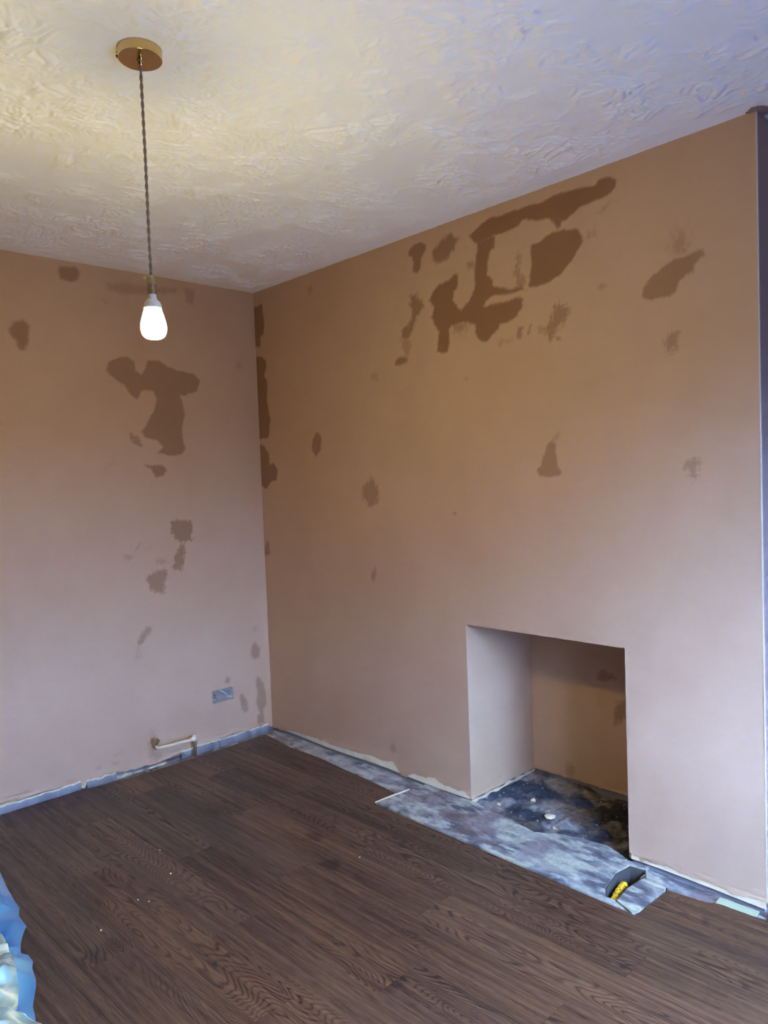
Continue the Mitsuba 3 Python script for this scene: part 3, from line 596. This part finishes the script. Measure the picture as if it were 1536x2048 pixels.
# ---------------------------------------------------------------- crumbs on the planks
for k, (x, y, r, lab) in enumerate(((1.001, -1.146, .0035, 'white plaster crumb alone on the planks in the middle of the floor'), (1.147, -1.458, .0040, 'largest white plaster crumb on the planks, nearest the blue sheet'), (.811, -1.091, .0028, 'white plaster crumb farthest left on the planks beside a dark knot'),
        (1.071, -1.301, .0028, 'left one of two small white plaster crumbs close together on the planks'), (1.107, -1.280, .0030, 'right one of two small white plaster crumbs close together on the planks'), (.973, -1.310, .0018, 'tiniest pale plaster crumb on the planks'), (1.413, -.619, .0026, 'white plaster crumb on the planks nearest the hearth'))):
    c_ = chunk(r, 700 + k, (1, 1, .8)); c_.apply_translation([x, y, r * .55]); say(put('plaster_crumb', c_, 'white_chip'), lab, 'crumb', 'plaster crumbs on the floor')

# ---------------------------------------------------------------- plastic sheets in the near left corner
def sheet(edge, depth, n, m, rise, crumple, lift, seed):
    e = np.array(edge, float); s = np.concatenate([[0], np.cumsum(np.linalg.norm(np.diff(e, axis=0), axis=1))]); q = np.linspace(0, s[-1], n)
    ex, ey = np.interp(q, s, e[:, 0]), np.interp(q, s, e[:, 1]); t = np.linspace(0, 1, m) ** 1.15
    X = ex[:, None] + 0 * t[None]; Y = ey[:, None] * (1 - t[None]) + (-.0 - depth) * t[None]
    P = np.stack([X, Y, X * 0 + seed], -1)
    big = meshkit.fbm(P * np.array([6, 8, 1]), 3, seed); fold = 1 - np.abs(2 * meshkit.fbm(P * np.array([11, 7, 1]) + 4, 3, seed + 5) - 1)
    a = np.clip(t / .12, 0, 1)[None]
    Zs = lift + rise * (1 - np.exp(-t[None] * 4)) + crumple * a * (big - .35) + crumple * .8 * a * (fold ** 2 - .3)
    X = X + crumple * .5 * (meshkit.fbm(P * 9 + 7, 2, seed + 8) - .5); Y = Y + crumple * .4 * a * (meshkit.fbm(P * 12 + 2, 2, seed + 9) - .5)
    V = np.stack([X, Y, np.maximum(Zs, lift * .9)], -1).reshape(-1, 3); f = grid_faces(n, m, np.ones((n - 1, m - 1), bool))
    mesh = trimesh.Trimesh(V, f, process=False); mesh.invert()
    return mesh, big.ravel(), fold.ravel(), np.repeat(t[None], n, 0).ravel()
blue_edge = [(.10, -1.60), (.30, -1.585), (.521, -1.563), (.643, -1.58), (.75, -1.590), (.821, -1.594), (.867, -1.611), (.949, -1.614), (1.026, -1.654), (1.078, -1.672), (1.100, -1.660), (1.149, -1.660), (1.183, -1.673), (1.245, -1.684), (1.279, -1.694), (1.351, -1.728), (1.60, -1.78)]
blue, big, fold, t_ = mesh, big, fold, t_ = sheet(blue_edge, 2.35, 300, 110, .05, .065, .004, 3)
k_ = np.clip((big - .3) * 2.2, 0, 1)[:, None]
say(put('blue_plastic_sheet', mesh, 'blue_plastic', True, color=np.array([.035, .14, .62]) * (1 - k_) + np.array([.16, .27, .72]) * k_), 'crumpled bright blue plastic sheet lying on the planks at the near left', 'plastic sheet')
clear_edge = [(.30, -1.72), (.60, -1.690), (.909, -1.688), (1.01, -1.692), (1.096, -1.705), (1.203, -1.722), (1.305, -1.745), (1.37, -1.768), (1.40, -1.785), (1.425, -1.760), (1.445, -1.738), (1.485, -1.735), (1.62, -1.76)]
mesh, big, fold, t_ = sheet(clear_edge, 2.30, 300, 110, .07, .050, .014, 11)
from scipy.spatial import cKDTree
tree = cKDTree(blue.vertices[:, :2]); dist, idx = tree.query(mesh.vertices[:, :2], k=4)
over = np.where(dist[:, 0] < .03, blue.vertices[idx, 2].max(1) + .008, 0); vv = mesh.vertices.copy(); vv[:, 2] = np.maximum(vv[:, 2], over); mesh.vertices = vv
P3 = np.array(mesh.vertices); st = meshkit.fbm(P3 * 26, 3, 5)[:, None]; k_ = np.clip((st - .48) * 7, 0, 1); b2 = np.clip((meshkit.fbm(P3 * 9, 3, 8)[:, None] - .4) * 3, 0, 1)
c_ = (np.array([.15, .21, .29]) * (1 - b2) + np.array([.27, .32, .35]) * b2) * (1 - .35 * k_) + np.array([.58, .44, .35]) * .35 * k_ + (np.clip((fold - .88) * 8, 0, 1)[:, None] * .28)
say(put('clear_plastic_sheet', mesh, 'cloudy_plastic', True, color=np.clip(c_, 0, 1)), 'crumpled cloudy clear plastic sheet with plaster splashes on top of the blue sheet', 'plastic sheet')
